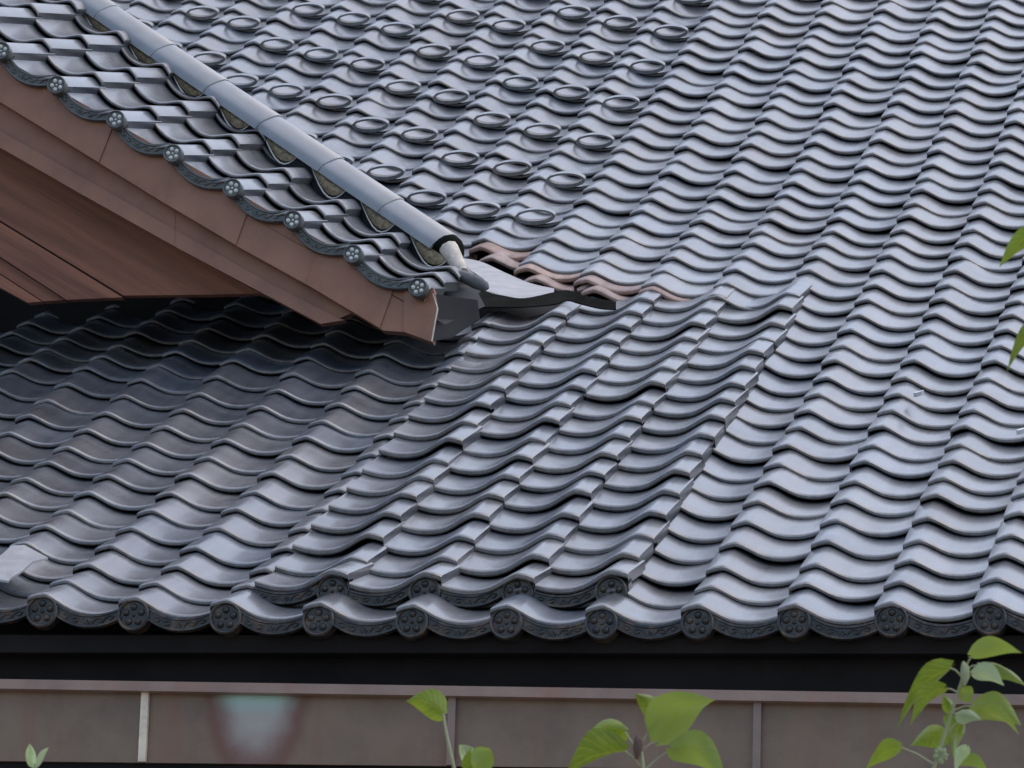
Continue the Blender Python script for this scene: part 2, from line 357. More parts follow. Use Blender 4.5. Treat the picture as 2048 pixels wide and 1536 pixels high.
SNOW = {1: (24, 27, 30, 33, 36, 39, 42), 0: (25, 28, 31, 34, 37, 40, 43), -1: (26, 29, 32, 35, 38, 41, 44), -2: (28, 31, 34, 37, 40, 43), -3: (29, 32, 35, 38, 41, 44),
        -4: (31, 34, 37, 40, 43), -5: (32, 35, 38, 41, 44), -6: (36, 39, 42), -7: (35, 38, 41, 44), -8: (39, 42), -9: (41, 44), -10: (42,)}
UPPER = {0: 22, 1: 22, 2: 20, 3: 19, 4: 18, 5: 17}           # lowest course above the gable and the patch, by column
for i in range(-19, 0): UPPER[i] = min(22 - 2*i, 40)
LOWER = {i: 20 for i in range(-12, 2)}; LOWER.update({2: 16, 1: 16, 0: 17, -1: 18}); LOWER.update({3: 1, 4: 1, 5: 1})   # highest course below them
def has_tile(i, r):
    if i in UPPER and r >= UPPER[i]: return True
    if i in LOWER and r <= LOWER[i]: return True
    return i >= 6
def lift(i, r):
    if 1 <= i <= 5 and r >= 17 and i in UPPER:
        return 0.020*math.exp(-(r-UPPER[i])/2.2)
    return 0.0
Rc = cam.matrix_world.to_3x3().transposed(); Cc = Vector((CAM_X, CAM_Y, CAM_Z)); FP = cam_data.lens/36.0
def in_view(p, m):
    q = Rc @ (p - Cc); return abs(q.x/-q.z*FP) < 0.5+m and abs(q.y/-q.z*FP) < 0.375+m
cells = []
for i in range(-19, 19):
    for r in range(1, 47):
        if not has_tile(i, r): continue
        p = roof((i+0.45)*W, (r+0.4)*L, 0.03)
        vis = in_view(p, 0.012)
        if not vis and not in_view(p, 0.24): continue
        cells.append((not vis, (p-Cc).length, i, r))
cells.sort()
far_v, far_f, far_m = [], [], []
count = 0
TV = np.array(tv)
for off_view, dist, i, r in cells:
    mw = roof_frame(i*W, r*L, BASE + lift(i, r), 1.45)
    snow = r in SNOW.get(i, ())
    if snow and not off_view:
        obj("snow_guard_tile", ME_SNOW, main_roof, mw); continue
    if count < 300 and not off_view:
        obj("roof_tile", ME_TILE, main_roof, mw); count += 1
    else:
        a = np.array(mw); src, sfc, smm = (sv, sf, tm+rm) if snow else (tv, tf, tm)
        pts = np.array(src) @ a[:3, :3].T + a[:3, 3]
        o = len(far_v); far_v += pts.tolist(); far_f += [tuple(k+o for k in f) for f in sfc]; far_m += smm
fo = obj("upper_roof_tiles", mesh("upper_roof_tiles", far_v, far_f, ['tile', 'edge'], far_m), main_roof, kind="stuff")
fo["label"] = "small far tiles towards the top of the main roof"

# eave course: tile, hanging scroll border, round end disc with a five-petal crest
def disc_mesh(name, rad, m, depth=0.045, petal=None):
    prof = [(1.0, depth), (1.0, 0.004), (0.985, 0.0), (0.90, -0.003), (0.83, -0.001), (0.79, 0.006), (0.0, 0.006)]
    seg = 28; v, f = [], []
    for r_, y in prof[:-1]:
        for k in range(seg):
            th = 2*math.pi*k/seg; v.append((rad*r_*math.cos(th), y*rad/0.047, rad*r_*math.sin(th)))
    for j in range(len(prof)-2):
        for k in range(seg): f.append((j*seg+k, j*seg+(k+1) % seg, (j+1)*seg+(k+1) % seg, (j+1)*seg+k))
    f.append(tuple(range((len(prof)-2)*seg, (len(prof)-1)*seg)))
    fm = [0]*len(f)
    def dome(cx, cz, rr, h):
        o = len(v); ns = 10
        for t, hh in ((1.0, 0.0), (0.8, 0.6), (0.45, 0.92)):
            for k in range(ns):
                th = 2*math.pi*k/ns; v.append((cx+rr*t*math.cos(th), 0.006*rad/0.047-h*hh, cz+rr*t*math.sin(th)))
        v.append((cx, 0.006*rad/0.047-h, cz))
        for j in range(2):
            for k in range(ns): f.append((o+j*ns+k, o+j*ns+(k+1) % ns, o+(j+1)*ns+(k+1) % ns, o+(j+1)*ns+k))
        for k in range(ns): f.append((o+2*ns+k, o+2*ns+(k+1) % ns, o+3*ns))
        fm.extend([1]*(3*ns))
    for k in range(5):
        th = math.pi/2 + 2*math.pi*k/5
        dome(rad*0.49*math.cos(th), rad*0.49*math.sin(th), rad*0.225, rad*0.20)
    dome(0, 0, rad*0.12, rad*0.13)
    return mesh(name, v, f, [m, petal or m], fm, sharp=40)
ME_DISC = disc_mesh("eave_disc", 0.047, 'ornament')

def border_arrays(width, z_of, u0, u1, drop, yf=-0.004, curl=1.0, mirror=False):
    """hanging border under a pan: curved plate with a rolled lower rim and raised scrolls."""
    n = 17; v, f = [], []
    us = np.linspace(u0, u1, n)
    rows = [(0.0, 0.012), (0.0, 0.0), (0.18, -0.002), (0.22, 0.002), (0.80, 0.002), (0.84, -0.004), (0.97, -0.004), (1.0, 0.003), (1.0, 0.02)]
    mid = (u0+u1)/2
    for t, y in rows:
        for u in us:
            e = 1-((u-mid)/(u1-mid))**2
            top = z_of(u); bot = top*0.55 - drop*(0.62+0.38*e)
            x = (1-u)*width if mirror else u*width
            v.append((x, yf+y, top*(1-t)+bot*t))
    for j in range(len(rows)-1):
        for k in range(n-1):
            q = (j*n+k, j*n+k+1, (j+1)*n+k+1, (j+1)*n+k); f.append(q[::-1] if mirror else q)
    parts = [(v, f)]
    def at(u, t):
        e = 1-((u-mid)/(u1-mid))**2; top = z_of(u); bot = top*0.55 - drop*(0.62+0.38*e)
        return ((1-u)*width if mirror else u*width, yf-0.0005, top*(1-t)+bot*t)
    hw = (u1-u0)/2
    for sgn in (-1, 1):
        c1 = [at(mid+sgn*hw*a, b) for a, b in ((0.10, 0.68), (0.22, 0.36), (0.36, 0.32), (0.44, 0.52), (0.36, 0.66), (0.29, 0.55))]
        c2 = [at(mid+sgn*hw*a, b) for a, b in ((0.40, 0.72), (0.52, 0.40), (0.66, 0.34), (0.76, 0.52), (0.68, 0.68), (0.60, 0.56))]
        parts += [tube(c1, [0.0022]*6, 5), tube(c2, [0.0022]*6, 5)]
    parts.append(tube([at(mid, 0.30), at(mid+hw*0.05, 0.5), at(mid, 0.70), at(mid-hw*0.05, 0.5), at(mid, 0.30)], [0.002]*5, 5))
    return merge(*parts)
zc = lambda u: pan(u) - 0.010
ev, ef = border_arrays(W, zc, 0.14, 0.875, 0.043)
ME_BORDER = mesh("eave_border", ev, ef, ['ornament'], sharp=40)
def T(p): return Matrix.Translation(p)
for i in range(-3, 14):
    mw = roof_frame(i*W, 0.0, BASE, 0.6)
    obj("eave_tile", ME_TILE, main_roof, mw)
    p = roof(i*W, 0.0)
    j = Matrix.Rotation(random.gauss(0, 0.03), 4, 'Y')
    obj("eave_border", ME_BORDER, main_roof, T(p + Vector((0, -0.003, 0))) @ Matrix.Rotation(random.gauss(0, 0.008), 4, 'Y'))
    obj("eave_disc", ME_DISC, main_roof, T(p + Vector((0, -0.012, 0.0))) @ j @ Matrix.Rotation(random.gauss(0, 0.03), 4, 'X'))

# rust-stained broken layers under the cut edge of the upper tiles
bv, bf, bm = tile_arrays(length=0.16, lip=0.018)
ME_BROKEN = mesh("broken_tile", bv, bf, ['brown_tile', 'brown_tile'], bm)
for i, r, dz, dx in ((0, 22.0, -0.010, 0.0), (1, 21.55, -0.008, 0.01), (1, 21.1, -0.026, 0.06), (2, 19.6, -0.008, 0.0), (2, 19.2, -0.028, 0.05), (3, 18.6, -0.006, 0.0), (3, 18.25, -0.026, 0.04), (4, 17.72, -0.010, 0.0)):
    mw = roof_frame(i*W+dx, r*L, BASE + lift(i, int(r)+1) + dz, 2.0) @ Matrix.Rotation(random.gauss(0, 0.05), 4, 'Z')
    obj("broken_tile", ME_BROKEN, main_roof, mw)

def strip_mesh(name, a, b, m, thick=0.004, sub=4, sharp=60):
    """sheet between two polylines with the same number of points."""
    n = len(a); v, f = [], []
    def sample(poly, t):
        k = min(int(t), n-2); u = t-k
        p0, p1, p2, p3 = [np.array(poly[min(max(k+d, 0), n-1)]) for d in (-1, 0, 1, 2)]
        return 0.5*((2*p1)+(-p0+p2)*u+(2*p0-5*p1+4*p2-p3)*u*u+(-p0+3*p1-3*p2+p3)*u**3)
    ts = np.linspace(0, n-1, (n-1)*sub+1); mcount = len(ts)
    for t in ts: v.append(sample(a, t))
    for t in ts: v.append(sample(b, t))
    for t in ts: v.append(sample(b, t)+(0, 0.002, -thick))
    for t in ts: v.append(sample(a, t)+(0, 0.002, -thick))
    for r_ in range(3):
        for k in range(mcount-1): f.append((r_*mcount+k, (r_+1)*mcount+k, (r_+1)*mcount+k+1, r_*mcount+k+1))
    return mesh(name, v, f, [m], sharp=sharp)
obj("flashing_sheet", strip_mesh("flashing_sheet", [[0.1718, 4.4147, 2.3659], [0.2939, 4.3229, 2.3196], [0.4384, 4.1118, 2.2089], [0.5715, 3.9243, 2.1103], [0.6813, 3.8218, 2.0568]], [[0.3332, 3.8593, 2.1166], [0.4701, 3.632, 1.9979], [0.563, 3.5399, 1.9502], [0.6409, 3.4969, 1.9284], [0.7311, 3.569, 1.9692]], 'sheet'), main_roof, label="pale metal flashing sheet beside the gable foot")
obj("flashing_flap", strip_mesh("flashing_flap", [[0.4478, 3.5921, 1.9757], [0.4701, 3.632, 1.9979], [0.563, 3.5399, 1.9502], [0.6409, 3.4969, 1.9284], [0.7311, 3.569, 1.9692], [0.7738, 3.591, 1.9819], [0.8304, 3.5249, 1.9465], [0.9222, 3.4412, 1.9015], [0.9876, 3.3979, 1.8783]], [[0.4822, 3.4383, 1.8787], [0.5109, 3.4477, 1.8844], [0.586, 3.4345, 1.8787], [0.6553, 3.4304, 1.8776], [0.7555, 3.4509, 1.8902], [0.7919, 3.5028, 1.9189], [0.845, 3.4524, 1.892], [0.9362, 3.3701, 1.8478], [0.9972, 3.3491, 1.8366]], 'olive'), main_roof, label="black wavy strip standing in for the shaded gap under the cut tiles")  # black strip added where the gap below the tiles is only shade
pl = [[-0.237, 0.0552, 0.1449], [-0.2413, 0.3474, 0.2716], [-0.2517, 0.4727, 0.3287], [-0.2161, 0.4847, 0.3325], [-0.0975, 0.3374, 0.2591], [-0.1238, 0.2746, 0.2332], [-0.1126, 0.1573, 0.1817], [-0.1115, 0.0, 0.1139], [-0.1046, 0.0, 0.1135]]
pv, pf = prism(pl, 0.006, (0, 0, -1))
obj("metal_plate", mesh("metal_plate", pv, pf, ['dull_sheet'], smooth=False), main_roof, label="light grey plate at the left end of the eave")

# ------------------------------------------------------------------ raised patch of mirrored tiles (four columns)
LIFT = 0.039
mv, mf, mm = tile_arrays(mirror=True, lip=0.0180, tilt=0.0210)
ME_MIRROR = mesh("patch_tile", mv, mf, ['tile', 'edge'], mm)
ov = [roof(x, s, 0.012) for s in np.arange(1.2*L, 17.0*L, L) for x in (2.10*W, 3*W, 4*W, 5*W, 6.05*W)]
of = [(j*5+i, j*5+i+1, (j+1)*5+i+1, (j+1)*5+i) for j in range(15) for i in range(4)]
patch = obj("patch_roof", mesh("patch_underlay", ov, of, ['deck']), temple, label="raised strip of mirrored grey tiles laid over the main roof")
for c in range(2, 6):
    for r in range(1, 18 if c > 2 else 17):
        mw = roof_frame(c*W - 0.010, r*L, BASE + LIFT*(1 - 0.45*min(1.0, max(0.0, (r-11)/6))), 1.2)
        obj("patch_eave_tile" if r == 1 else "patch_tile", ME_MIRROR, patch, mw)
zm = lambda u: pan(u) - 0.010
mbv, mbf = border_arrays(W, zm, 0.14, 0.875, 0.040, mirror=True)
ME_MBORDER = mesh("patch_border", mbv, mbf, ['ornament'], sharp=40)
for c in range(2, 6):
    p = roof(c*W, L) + Vector((-0.010, -0.016, LIFT - 0.006))
    obj("patch_border", ME_MBORDER, patch, T(p))
    p = roof((c+1)*W, L) + Vector((-0.012, -0.026, LIFT - 0.006))
    obj("patch_disc", ME_DISC, patch, T(p) @ Matrix.Rotation(random.gauss(0, 0.05), 4, 'Y'))

# ------------------------------------------------------------------ gable
VERGE = [np.array(p) for p in [[-1.1081, 2.75, 2.656], [-0.898, 2.75, 2.5229], [-0.6769, 2.75, 2.3886], [-0.4651, 2.75, 2.2577], [-0.2462, 2.75, 2.1258], [-0.0261, 2.75, 2.0039], [0.1906, 2.75, 1.8761], [0.4227, 2.75, 1.7507]]]
v0, v1 = VERGE[0], VERGE[1]
stepv = (VERGE[-1]-VERGE[0])/7
def verge_at(k):
    if k < 0: return VERGE[0] + stepv*k
    if k > 7: return VERGE[7] + stepv*(k-7)
    i = min(int(k), 6); return VERGE[i]*(1-(k-i)) + VERGE[i+1]*(k-i)
def course(k, j):
    """crest point of the verge tiles: column k counted down the rake, course j counted back from the verge."""
    f = min(max(k/7.0, -0.3), 1.1)
    ex = 0.40 - 0.135*f
    return verge_at(k) + np.array([0.028*(1-f)*j, ex*math.cos(R(21))*j, ex*math.sin(R(21))*j]) + np.array([0, 0, 0.030])
# sloping deck under the verge tiles and the gable's own back slope
gv, gf = [], []
ks = [-4.6, -1, 1, 3, 5, 7, 7.4]
for j in (0.15, 2, 4.6):
    for k in ks: gv.append(course(k, j) + np.array([0, 0, -0.11]))
nk = len(ks)
for j in range(2):
    for k in range(nk-1): gf.append((j*nk+k, j*nk+k+1, (j+1)*nk+k+1, (j+1)*nk+k))
gable = obj("gable", mesh("gable_deck", gv, gf, ['deck']), temple, label="triangular gable with copper bargeboards rising left of the patch")
HS = 1.15
RBP = [[-1.2858, 4.05, 3.3187], [-0.4605, 3.7389, 2.6818], [0.3032, 3.4329, 2.1021]]
RY = lambda x: float(np.interp(x, [p[0] for p in RBP], [p[1] for p in RBP])) if x > RBP[0][0] else RBP[0][1]
def verge_tile(k, j):
    a = course(k-1, j); b = course(k, j); d = course(k-0.5, j+1) - course(k-0.5, j)
    ex = (b-a); wdt = float(np.linalg.norm(ex)); ex = ex/wdt; ey = d/np.linalg.norm(d); ez = np.cross(ex, ey); ez /= np.linalg.norm(ez)
    exl = float(np.linalg.norm(d))
    v, f, fm = tile_arrays(mirror=True, length=exl+0.05, width=wdt, hs=HS, lip=0.013, tilt=0.024, exposure=exl)
    org = a + ez*(-0.050*HS + 0.006 - 0.024)
    v = [org + ex*p[0] + ey*p[1] + ez*p[2] for p in v]
    return mesh("verge_tile", v, f, ['tile', 'edge'], fm), (org, ex, ey, ez, wdt)
ME_VDISC = disc_mesh("verge_disc", 0.034, 'verge', petal='plaster')  # white studs: specular glints put into the colour
for k in range(-4, 8):
    for j in range(0, 5 if k < 7 else 3):
        if j > 1 and course(k, j)[1] > RY(course(k, j)[0]) + 0.10: continue
        me, fr = verge_tile(k, j)
        obj("verge_tile", me, gable)
        if j == 0:
            org, ex, ey, ez, wdt = fr
            zb = lambda u: pan(u)*HS + 0.022
            bv2, bf2 = border_arrays(wdt, zb, 0.10, 0.90, 0.030, mirror=True)
            fwdv = np.array([0, -1.0, 0]); upv = np.cross(ex, -fwdv); upv = upv/np.linalg.norm(upv)
            bv2 = [org + ex*p[0] + np.array([0, p[1]-0.006, 0]) + upv*(p[2]+0.010) for p in bv2]
            obj("verge_border", mesh("verge_border", bv2, bf2, ['verge'], sharp=40), gable)
for k in range(-3, 8):
    p = Vector(verge_at(k)) + Vector((0, -0.022, 0))
    obj("verge_disc", ME_VDISC, gable, T(p) @ Matrix.Rotation(random.gauss(-0.25, 0.06), 4, 'Y'))

# descending ridge: half-round caps over a dark bed
RB = [np.array(p) for p in [[-1.2858, 4.05, 3.3187], [-0.4605, 3.7389, 2.6818], [0.3032, 3.4329, 2.1021]]]; RT = [np.array(p) for p in [[-1.1316, 3.9913, 3.292], [-0.4644, 3.7389, 2.7671], [0.3618, 3.4074, 2.143]]]
JO = [[-1.1573, 4.0024, 3.2367], [-0.8949, 3.9046, 3.0339], [-0.6596, 3.8154, 2.8518], [-0.4284, 3.7261, 2.6708], [-0.1587, 3.6199, 2.4688], [0.1045, 3.5137, 2.2951]]
ra = RB[0]; rb = RB[2]
rdir = (rb-ra)/np.linalg.norm(rb-ra)
RAD = 0.086; SKIRT = 0.020
axis0 = RB[0]
tlist = [float(np.dot(np.array(p)-ra, rdir)) for p in JO]
tend = float(np.dot(rb-ra, rdir))
tlist = [tlist[0]-0.29*q for q in (5, 4, 3, 2, 1)] + tlist + [tend]
side = np.array([-rdir[1], rdir[0], 0.0]); side /= np.linalg.norm(side); upn = np.cross(rdir, -side); upn = upn/np.linalg.norm(upn)
if upn[2] < 0: upn = -upn
axis0 = RB[0] + side*RAD + upn*SKIRT
def half_round(t0, t1, r0, r1, skirt=SKIRT, seg=14):
    v, f = [], []
    for t, r_ in ((t0, r0), (t1-0.004, r1), (t1, r1-0.003), (t1, r1-0.012), (t1-0.03, r1-0.014)):
        c = axis0 + rdir*t
        v.append(c - side*r_*1.02 - upn*skirt)
        for k in range(seg+1):
            th = math.pi*k/seg; q_ = -1 + 2*k/seg; v.append(c + side*r_*q_ + upn*r_*float(np.interp(abs(q_), (0, 0.18, 0.5, 0.85, 1.0), (0.74, 0.72, 0.52, 0.22, 0.0))))
        v.append(c + side*r_*1.02 - upn*skirt)
    n = seg+3
    for j in range(4):
        for k in range(n-1): f.append((j*n+k, (j+1)*n+k, (j+1)*n+k+1, j*n+k+1))
    return v, f
for a, b in zip(tlist[:-1], tlist[1:]):
    v, f = half_round(a-0.03, b, RAD-0.004, RAD+0.003 + random.gauss(0, 0.0008))
    obj("ridge_cap", mesh("ridge_cap", v, f, ['cap'], sharp=40), gable)
# bed under the caps
bedv = []
for t in (tlist[0]-0.05, tend-0.02):
    c = axis0 + rdir*t
    for sy, dz in ((-0.070, -0.008), (0.070, -0.008), (0.070, -0.30), (-0.070, -0.30)): bedv.append(c + side*sy + np.array([0, 0, dz]))
obj("ridge_bed", mesh("ridge_bed", bedv, [(0, 4, 5, 1), (1, 5, 6, 2), (2, 6, 7, 3), (3, 7, 4, 0), (0, 1, 2, 3), (7, 6, 5, 4)], ['deck'], smooth=False), gable)
# round dark end piece of the ridge
cend = axis0 + rdir*(tend+0.004)
v, f = [], []
for t, r_ in ((0.0, 0.084), (0.016, 0.080), (0.034, 0.062), (0.044, 0.034)):
    for k in range(16):
        th = 2*math.pi*k/16; v.append(cend + rdir*t - side*r_*math.cos(th) + upn*(r_*0.74*math.sin(th)*(1.0 if math.sin(th) > 0 else 0.4)))
for j in range(3):
    for k in range(16): f.append((j*16+k, (j+1)*16+k, (j+1)*16+(k+1) % 16, j*16+(k+1) % 16))
f.append(tuple(range(48, 64))); f.append(tuple(range(16))[::-1])
obj("ridge_end", mesh("ridge_end", v, f, ['olive'], sharp=60), gable, label="black rounded end of the descending ridge")
# ochre mortar lenses between the ridge and each pan, with a pale lower line
for k in range(-4, 7):
    a = course(k+0.06, 3.05); b = course(k+0.78, 3.05)
    yb = 0.0
    n = 9; vv, ff, lv, lf = [], [], [], []
    tt = np.linspace(0, 1, n)
    for q in tt:
        c = a*(1-q)+b*q; x = c[0]; t = (x-axis0[0])/rdir[0]; ap = axis0+rdir*t; rz = ap[2]; yb = ap[1]-0.077
        top = rz - 0.040
        sag = math.sin(math.pi*q)
        depth = (0.038 + 0.022*min(1.0, max(0.0, (k+1)/5)))*sag + 0.002
        vv += [np.array([x, yb+0.004, top]), np.array([x, yb-0.012*sag, top-depth*0.5]), np.array([x, yb-0.002, top-depth])]
        lv.append(np.array([x, yb-0.006, top-depth-0.012*sag-0.001]))
    for q in range(n-1):
        for d in range(2): ff.append((q*3+d, q*3+d+1, (q+1)*3+d+1, (q+1)*3+d))
    o_ = obj("mortar_infill", mesh("mortar_infill", vv, ff, ['infill'], sharp=60), gable)
    lv2, lf2 = tube(lv, [0.0012+0.0022*math.sin(math.pi*q) for q in tt], 5)
    obj("plaster_line", mesh("plaster_line", lv2, lf2, ['plaster']), gable)
# mortar cone below the ridge end, grey lump beside it
c0, c1 = [np.array(p) for p in [[0.3669, 3.45, 2.1055], [0.4317, 3.4, 2.0]]]
tv_, tf_ = tube([c0, c0*0.6+c1*0.4, c1], [0.036, 0.031, 0.022], 9)
obj("mortar_fillet", mesh("mortar_fillet", tv_, tf_, ['mortar'], sharp=50), gable, label="cream mortar fillet below the ridge end")
k0, k1 = [np.array(p) for p in [[0.4538, 3.3, 1.9571], [0.5396, 3.3, 1.9146]]]
tv_, tf_ = tube([k0-(k1-k0)*0.3, k0, k0*0.4+k1*0.6, k1, k1+(k1-k0)*0.12], [0.010, 0.021, 0.024, 0.018, 0.004], 9)
obj("mortar_lump", mesh("mortar_lump", tv_, tf_, ['grey_lump'], sharp=60), gable, label="grey mortar lump at the gable foot")

# copper-clad bargeboards, sheet by sheet
for n_, poly in enumerate([[[-1.4627, 2.79, 2.8565], [-1.5143, 2.79, 2.7386], [-1.2643, 2.79, 2.5802], [-1.2134, 2.79, 2.7076]], [[-1.2134, 2.79, 2.7076], [-1.2643, 2.79, 2.5802], [-1.0075, 2.79, 2.4175], [-0.957, 2.79, 2.5545]], [[-0.957, 2.79, 2.5545], [-1.0075, 2.79, 2.4175], [-0.7477, 2.79, 2.253], [-0.6977, 2.79, 2.3996]], [[-0.6977, 2.79, 2.3996], [-0.7477, 2.79, 2.253], [-0.4982, 2.79, 2.095], [-0.4485, 2.79, 2.2508]], [[-0.4485, 2.79, 2.2508], [-0.4982, 2.79, 2.095], [-0.2405, 2.79, 1.9381], [-0.1909, 2.79, 2.0969]], [[-0.1909, 2.79, 2.0969], [-0.2405, 2.79, 1.9381], [0.0158, 2.79, 1.7912], [0.0659, 2.79, 1.9435]], [[0.0659, 2.79, 1.9435], [0.0158, 2.79, 1.7912], [0.2806, 2.79, 1.6277], [0.3306, 2.79, 1.7854]], [[0.3306, 2.79, 1.7854], [0.2806, 2.79, 1.6273], [0.2931, 2.79, 1.62], [0.365, 2.79, 1.6129], [0.3629, 2.79, 1.7661]], [[0.364, 2.785, 1.7647], [0.3662, 2.785, 1.6115], [0.4669, 2.785, 1.5719], [0.4819, 2.785, 1.6901], [0.4636, 2.785, 1.7651]]]):
    v, f = prism([np.array(p)+(0, 0.006*(n_ % 2), 0) for p in poly], 0.05)
    obj("bargeboard_sheet", mesh("bargeboard_sheet", v, f, ['copper_red'], smooth=False), gable)
for n_, poly in enumerate([[[-1.5289, 2.86, 2.7827], [-1.5187, 2.86, 2.6287], [-1.1927, 2.86, 2.438], [-1.201, 2.86, 2.5749]], [[-1.201, 2.86, 2.5749], [-1.1927, 2.86, 2.438], [-0.8333, 2.86, 2.2278], [-0.8398, 2.86, 2.3459]], [[-0.8398, 2.86, 2.3459], [-0.8333, 2.86, 2.2278], [-0.479, 2.86, 2.0206], [-0.484, 2.86, 2.1204]], [[-0.484, 2.86, 2.1204], [-0.479, 2.86, 2.0206], [-0.1299, 2.86, 1.818], [-0.1341, 2.86, 1.9129]], [[-0.1341, 2.86, 1.9129], [-0.1299, 2.86, 1.818], [0.1201, 2.86, 1.6849], [0.1929, 2.86, 1.7165]]]):
    v, f = prism([np.array(p)+(0, 0.002*(n_ % 2), 0) for p in poly], 0.04)
    obj("bargeboard_cove", mesh("bargeboard_cove", v, f, ['copper_red'], smooth=False), gable)
for n_, poly in enumerate([[[-1.5135, 2.845, 2.6235], [-1.5096, 2.845, 2.5636], [-1.184, 2.845, 2.3713], [-1.1878, 2.845, 2.433]], [[-1.1878, 2.845, 2.433], [-1.184, 2.845, 2.3713], [-0.8252, 2.845, 2.1592], [-0.8287, 2.845, 2.223]], [[-0.8287, 2.845, 2.223], [-0.8252, 2.845, 2.1592], [-0.4718, 2.845, 1.9552], [-0.4748, 2.845, 2.016]], [[-0.4748, 2.845, 2.016], [-0.4718, 2.845, 1.9552], [-0.1238, 2.845, 1.7639], [-0.126, 2.845, 1.8135]], [[-0.126, 2.845, 1.8135], [-0.1238, 2.845, 1.7639], [0.0593, 2.845, 1.6634], [0.1452, 2.845, 1.6746], [0.1238, 2.845, 1.6805]]]):
    v, f = prism([np.array(p)+(0, 0.002*(n_ % 2), 0) for p in poly], 0.04)
    obj("bargeboard_foot", mesh("bargeboard_foot", v, f, ['copper_red'], smooth=False), gable)
tip = [[0.4633, 2.79, 1.7435], [0.4808, 2.79, 1.6916], [0.4657, 2.79, 1.5751], [0.5027, 2.9454, 1.6318], [0.5502, 3.1665, 1.7594], [0.5577, 3.0788, 1.8029]]
tvv = [np.array(p) for p in tip]; tvv[1] = tvv[1]+(0, 0.004, 0)
obj("gable_foot_sheet", mesh("gable_foot_sheet", tvv, [(0, 1, 4, 5), (1, 2, 3, 4)], ['navy'], sharp=10), gable, label="blue-black metal return at the gable foot")
ev_, ef_ = tube([np.array(tip[0])+(0, -0.004, 0), np.array(tip[1])+(0.001, -0.004, 0), np.array(tip[2])+(0, -0.004, 0)], [0.0022, 0.0028, 0.0028], 6)
obj("hem", mesh("hem", ev_, ef_, ['mortar']), gable, label="pale folded edge of the gable foot")
# planks of the gable face
for poly in [[[-1.4795, 3.03, 2.6161], [-1.4596, 3.03, 2.3057], [-0.702, 3.03, 1.8373], [-0.3758, 3.03, 1.8326], [-0.1436, 3.03, 1.8321]], [[-1.4489, 3.0, 2.2885], [-1.4414, 3.0, 2.172], [-0.8999, 3.0, 1.8182], [-0.6965, 3.0, 1.8221]], [[-1.4478, 3.02, 2.1718], [-1.4443, 3.02, 2.1169], [-0.9917, 3.02, 1.8208], [-0.9114, 3.02, 1.8233]], [[-1.4319, 2.985, 2.0994], [-1.4271, 2.985, 2.0234], [-1.0353, 2.985, 1.8072], [-0.9862, 2.985, 1.8097]]]:
    v, f = prism(poly, 0.035)
    obj("gable_plank", mesh("gable_plank", v, f, ['wood'], smooth=False), gable)
# near-black wall behind them, standing in for the shade of the void
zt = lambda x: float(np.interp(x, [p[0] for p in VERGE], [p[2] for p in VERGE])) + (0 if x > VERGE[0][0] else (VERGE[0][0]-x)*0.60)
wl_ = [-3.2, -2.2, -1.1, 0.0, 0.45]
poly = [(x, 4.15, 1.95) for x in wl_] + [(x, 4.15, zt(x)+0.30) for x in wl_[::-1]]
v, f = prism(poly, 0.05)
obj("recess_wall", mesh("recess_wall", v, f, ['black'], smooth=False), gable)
# gable back slope running into the main roof
bs = []
for t in (tlist[0]-0.8, tend-0.05):
    c = axis0 + rdir*t - np.array([0, 0, 0.16])
    yback = float(np.interp(c[2], [roof(c[0], s)[2] for s in np.arange(2, 11, 0.1)], [roof(c[0], s)[1] for s in np.arange(2, 11, 0.1)]))
    bs += [c, np.array([c[0], yback+0.1, c[2]])]
obj("back_slope", mesh("back_slope", bs, [(0, 2, 3, 1)], ['tile']), gable)

# ------------------------------------------------------------------ eave band: recess board with its shade painted black, copper trim, copper panels
def xz(line, x): (a, b) = line; t = (x-a[0])/(b[0]-a[0]); return a[2]+(b[2]-a[2])*t
TT, TB, PT, PB = [[-0.686, -0.04, -0.1612], [3.2738, -0.04, -0.2577]], [[-0.6841, -0.04, -0.1878], [3.2736, -0.04, -0.2865]], [[-0.6993, 0.0, -0.1697], [3.2716, 0.0, -0.2674]], [[-0.6835, 0.0, -0.3894], [3.2702, 0.0, -0.4573]]
XL, XR = TT[0][0], TT[1][0]
xr_ = np.linspace(XR, XL, 9)
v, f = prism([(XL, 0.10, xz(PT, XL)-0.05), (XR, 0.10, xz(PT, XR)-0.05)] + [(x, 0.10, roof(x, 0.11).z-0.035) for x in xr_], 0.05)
fascia = obj("eave_band", mesh("recess_shade_board", v, f, ['black'], smooth=False), temple, label="dark eave recess above copper trim and panels")
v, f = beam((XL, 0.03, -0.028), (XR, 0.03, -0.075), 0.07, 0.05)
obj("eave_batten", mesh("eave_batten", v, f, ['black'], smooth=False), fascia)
hl, hr = TT[0][2]-TB[0][2], TT[1][2]-TB[1][2]
v = [np.array(TT[0]), np.array(TT[1]), np.array(TT[1])+(0, 0.14, 0), np.array(TT[0])+(0, 0.14, 0), np.array(TT[0])-(0, 0, hl), np.array(TT[1])-(0, 0, hr), np.array(TT[1])+(0, 0.14, -hr), np.array(TT[0])+(0, 0.14, -hl)]
obj("copper_trim", mesh("copper_trim", v, [(0, 1, 2, 3), (7, 6, 5, 4), (0, 4, 5, 1), (1, 5, 6, 2), (2, 6, 7, 3), (3, 7, 4, 0)], ['copper_trim'], smooth=False), fascia)
seams = [0.3124, 1.1822, 2.025]
edges_ = [XL] + seams + [XR]
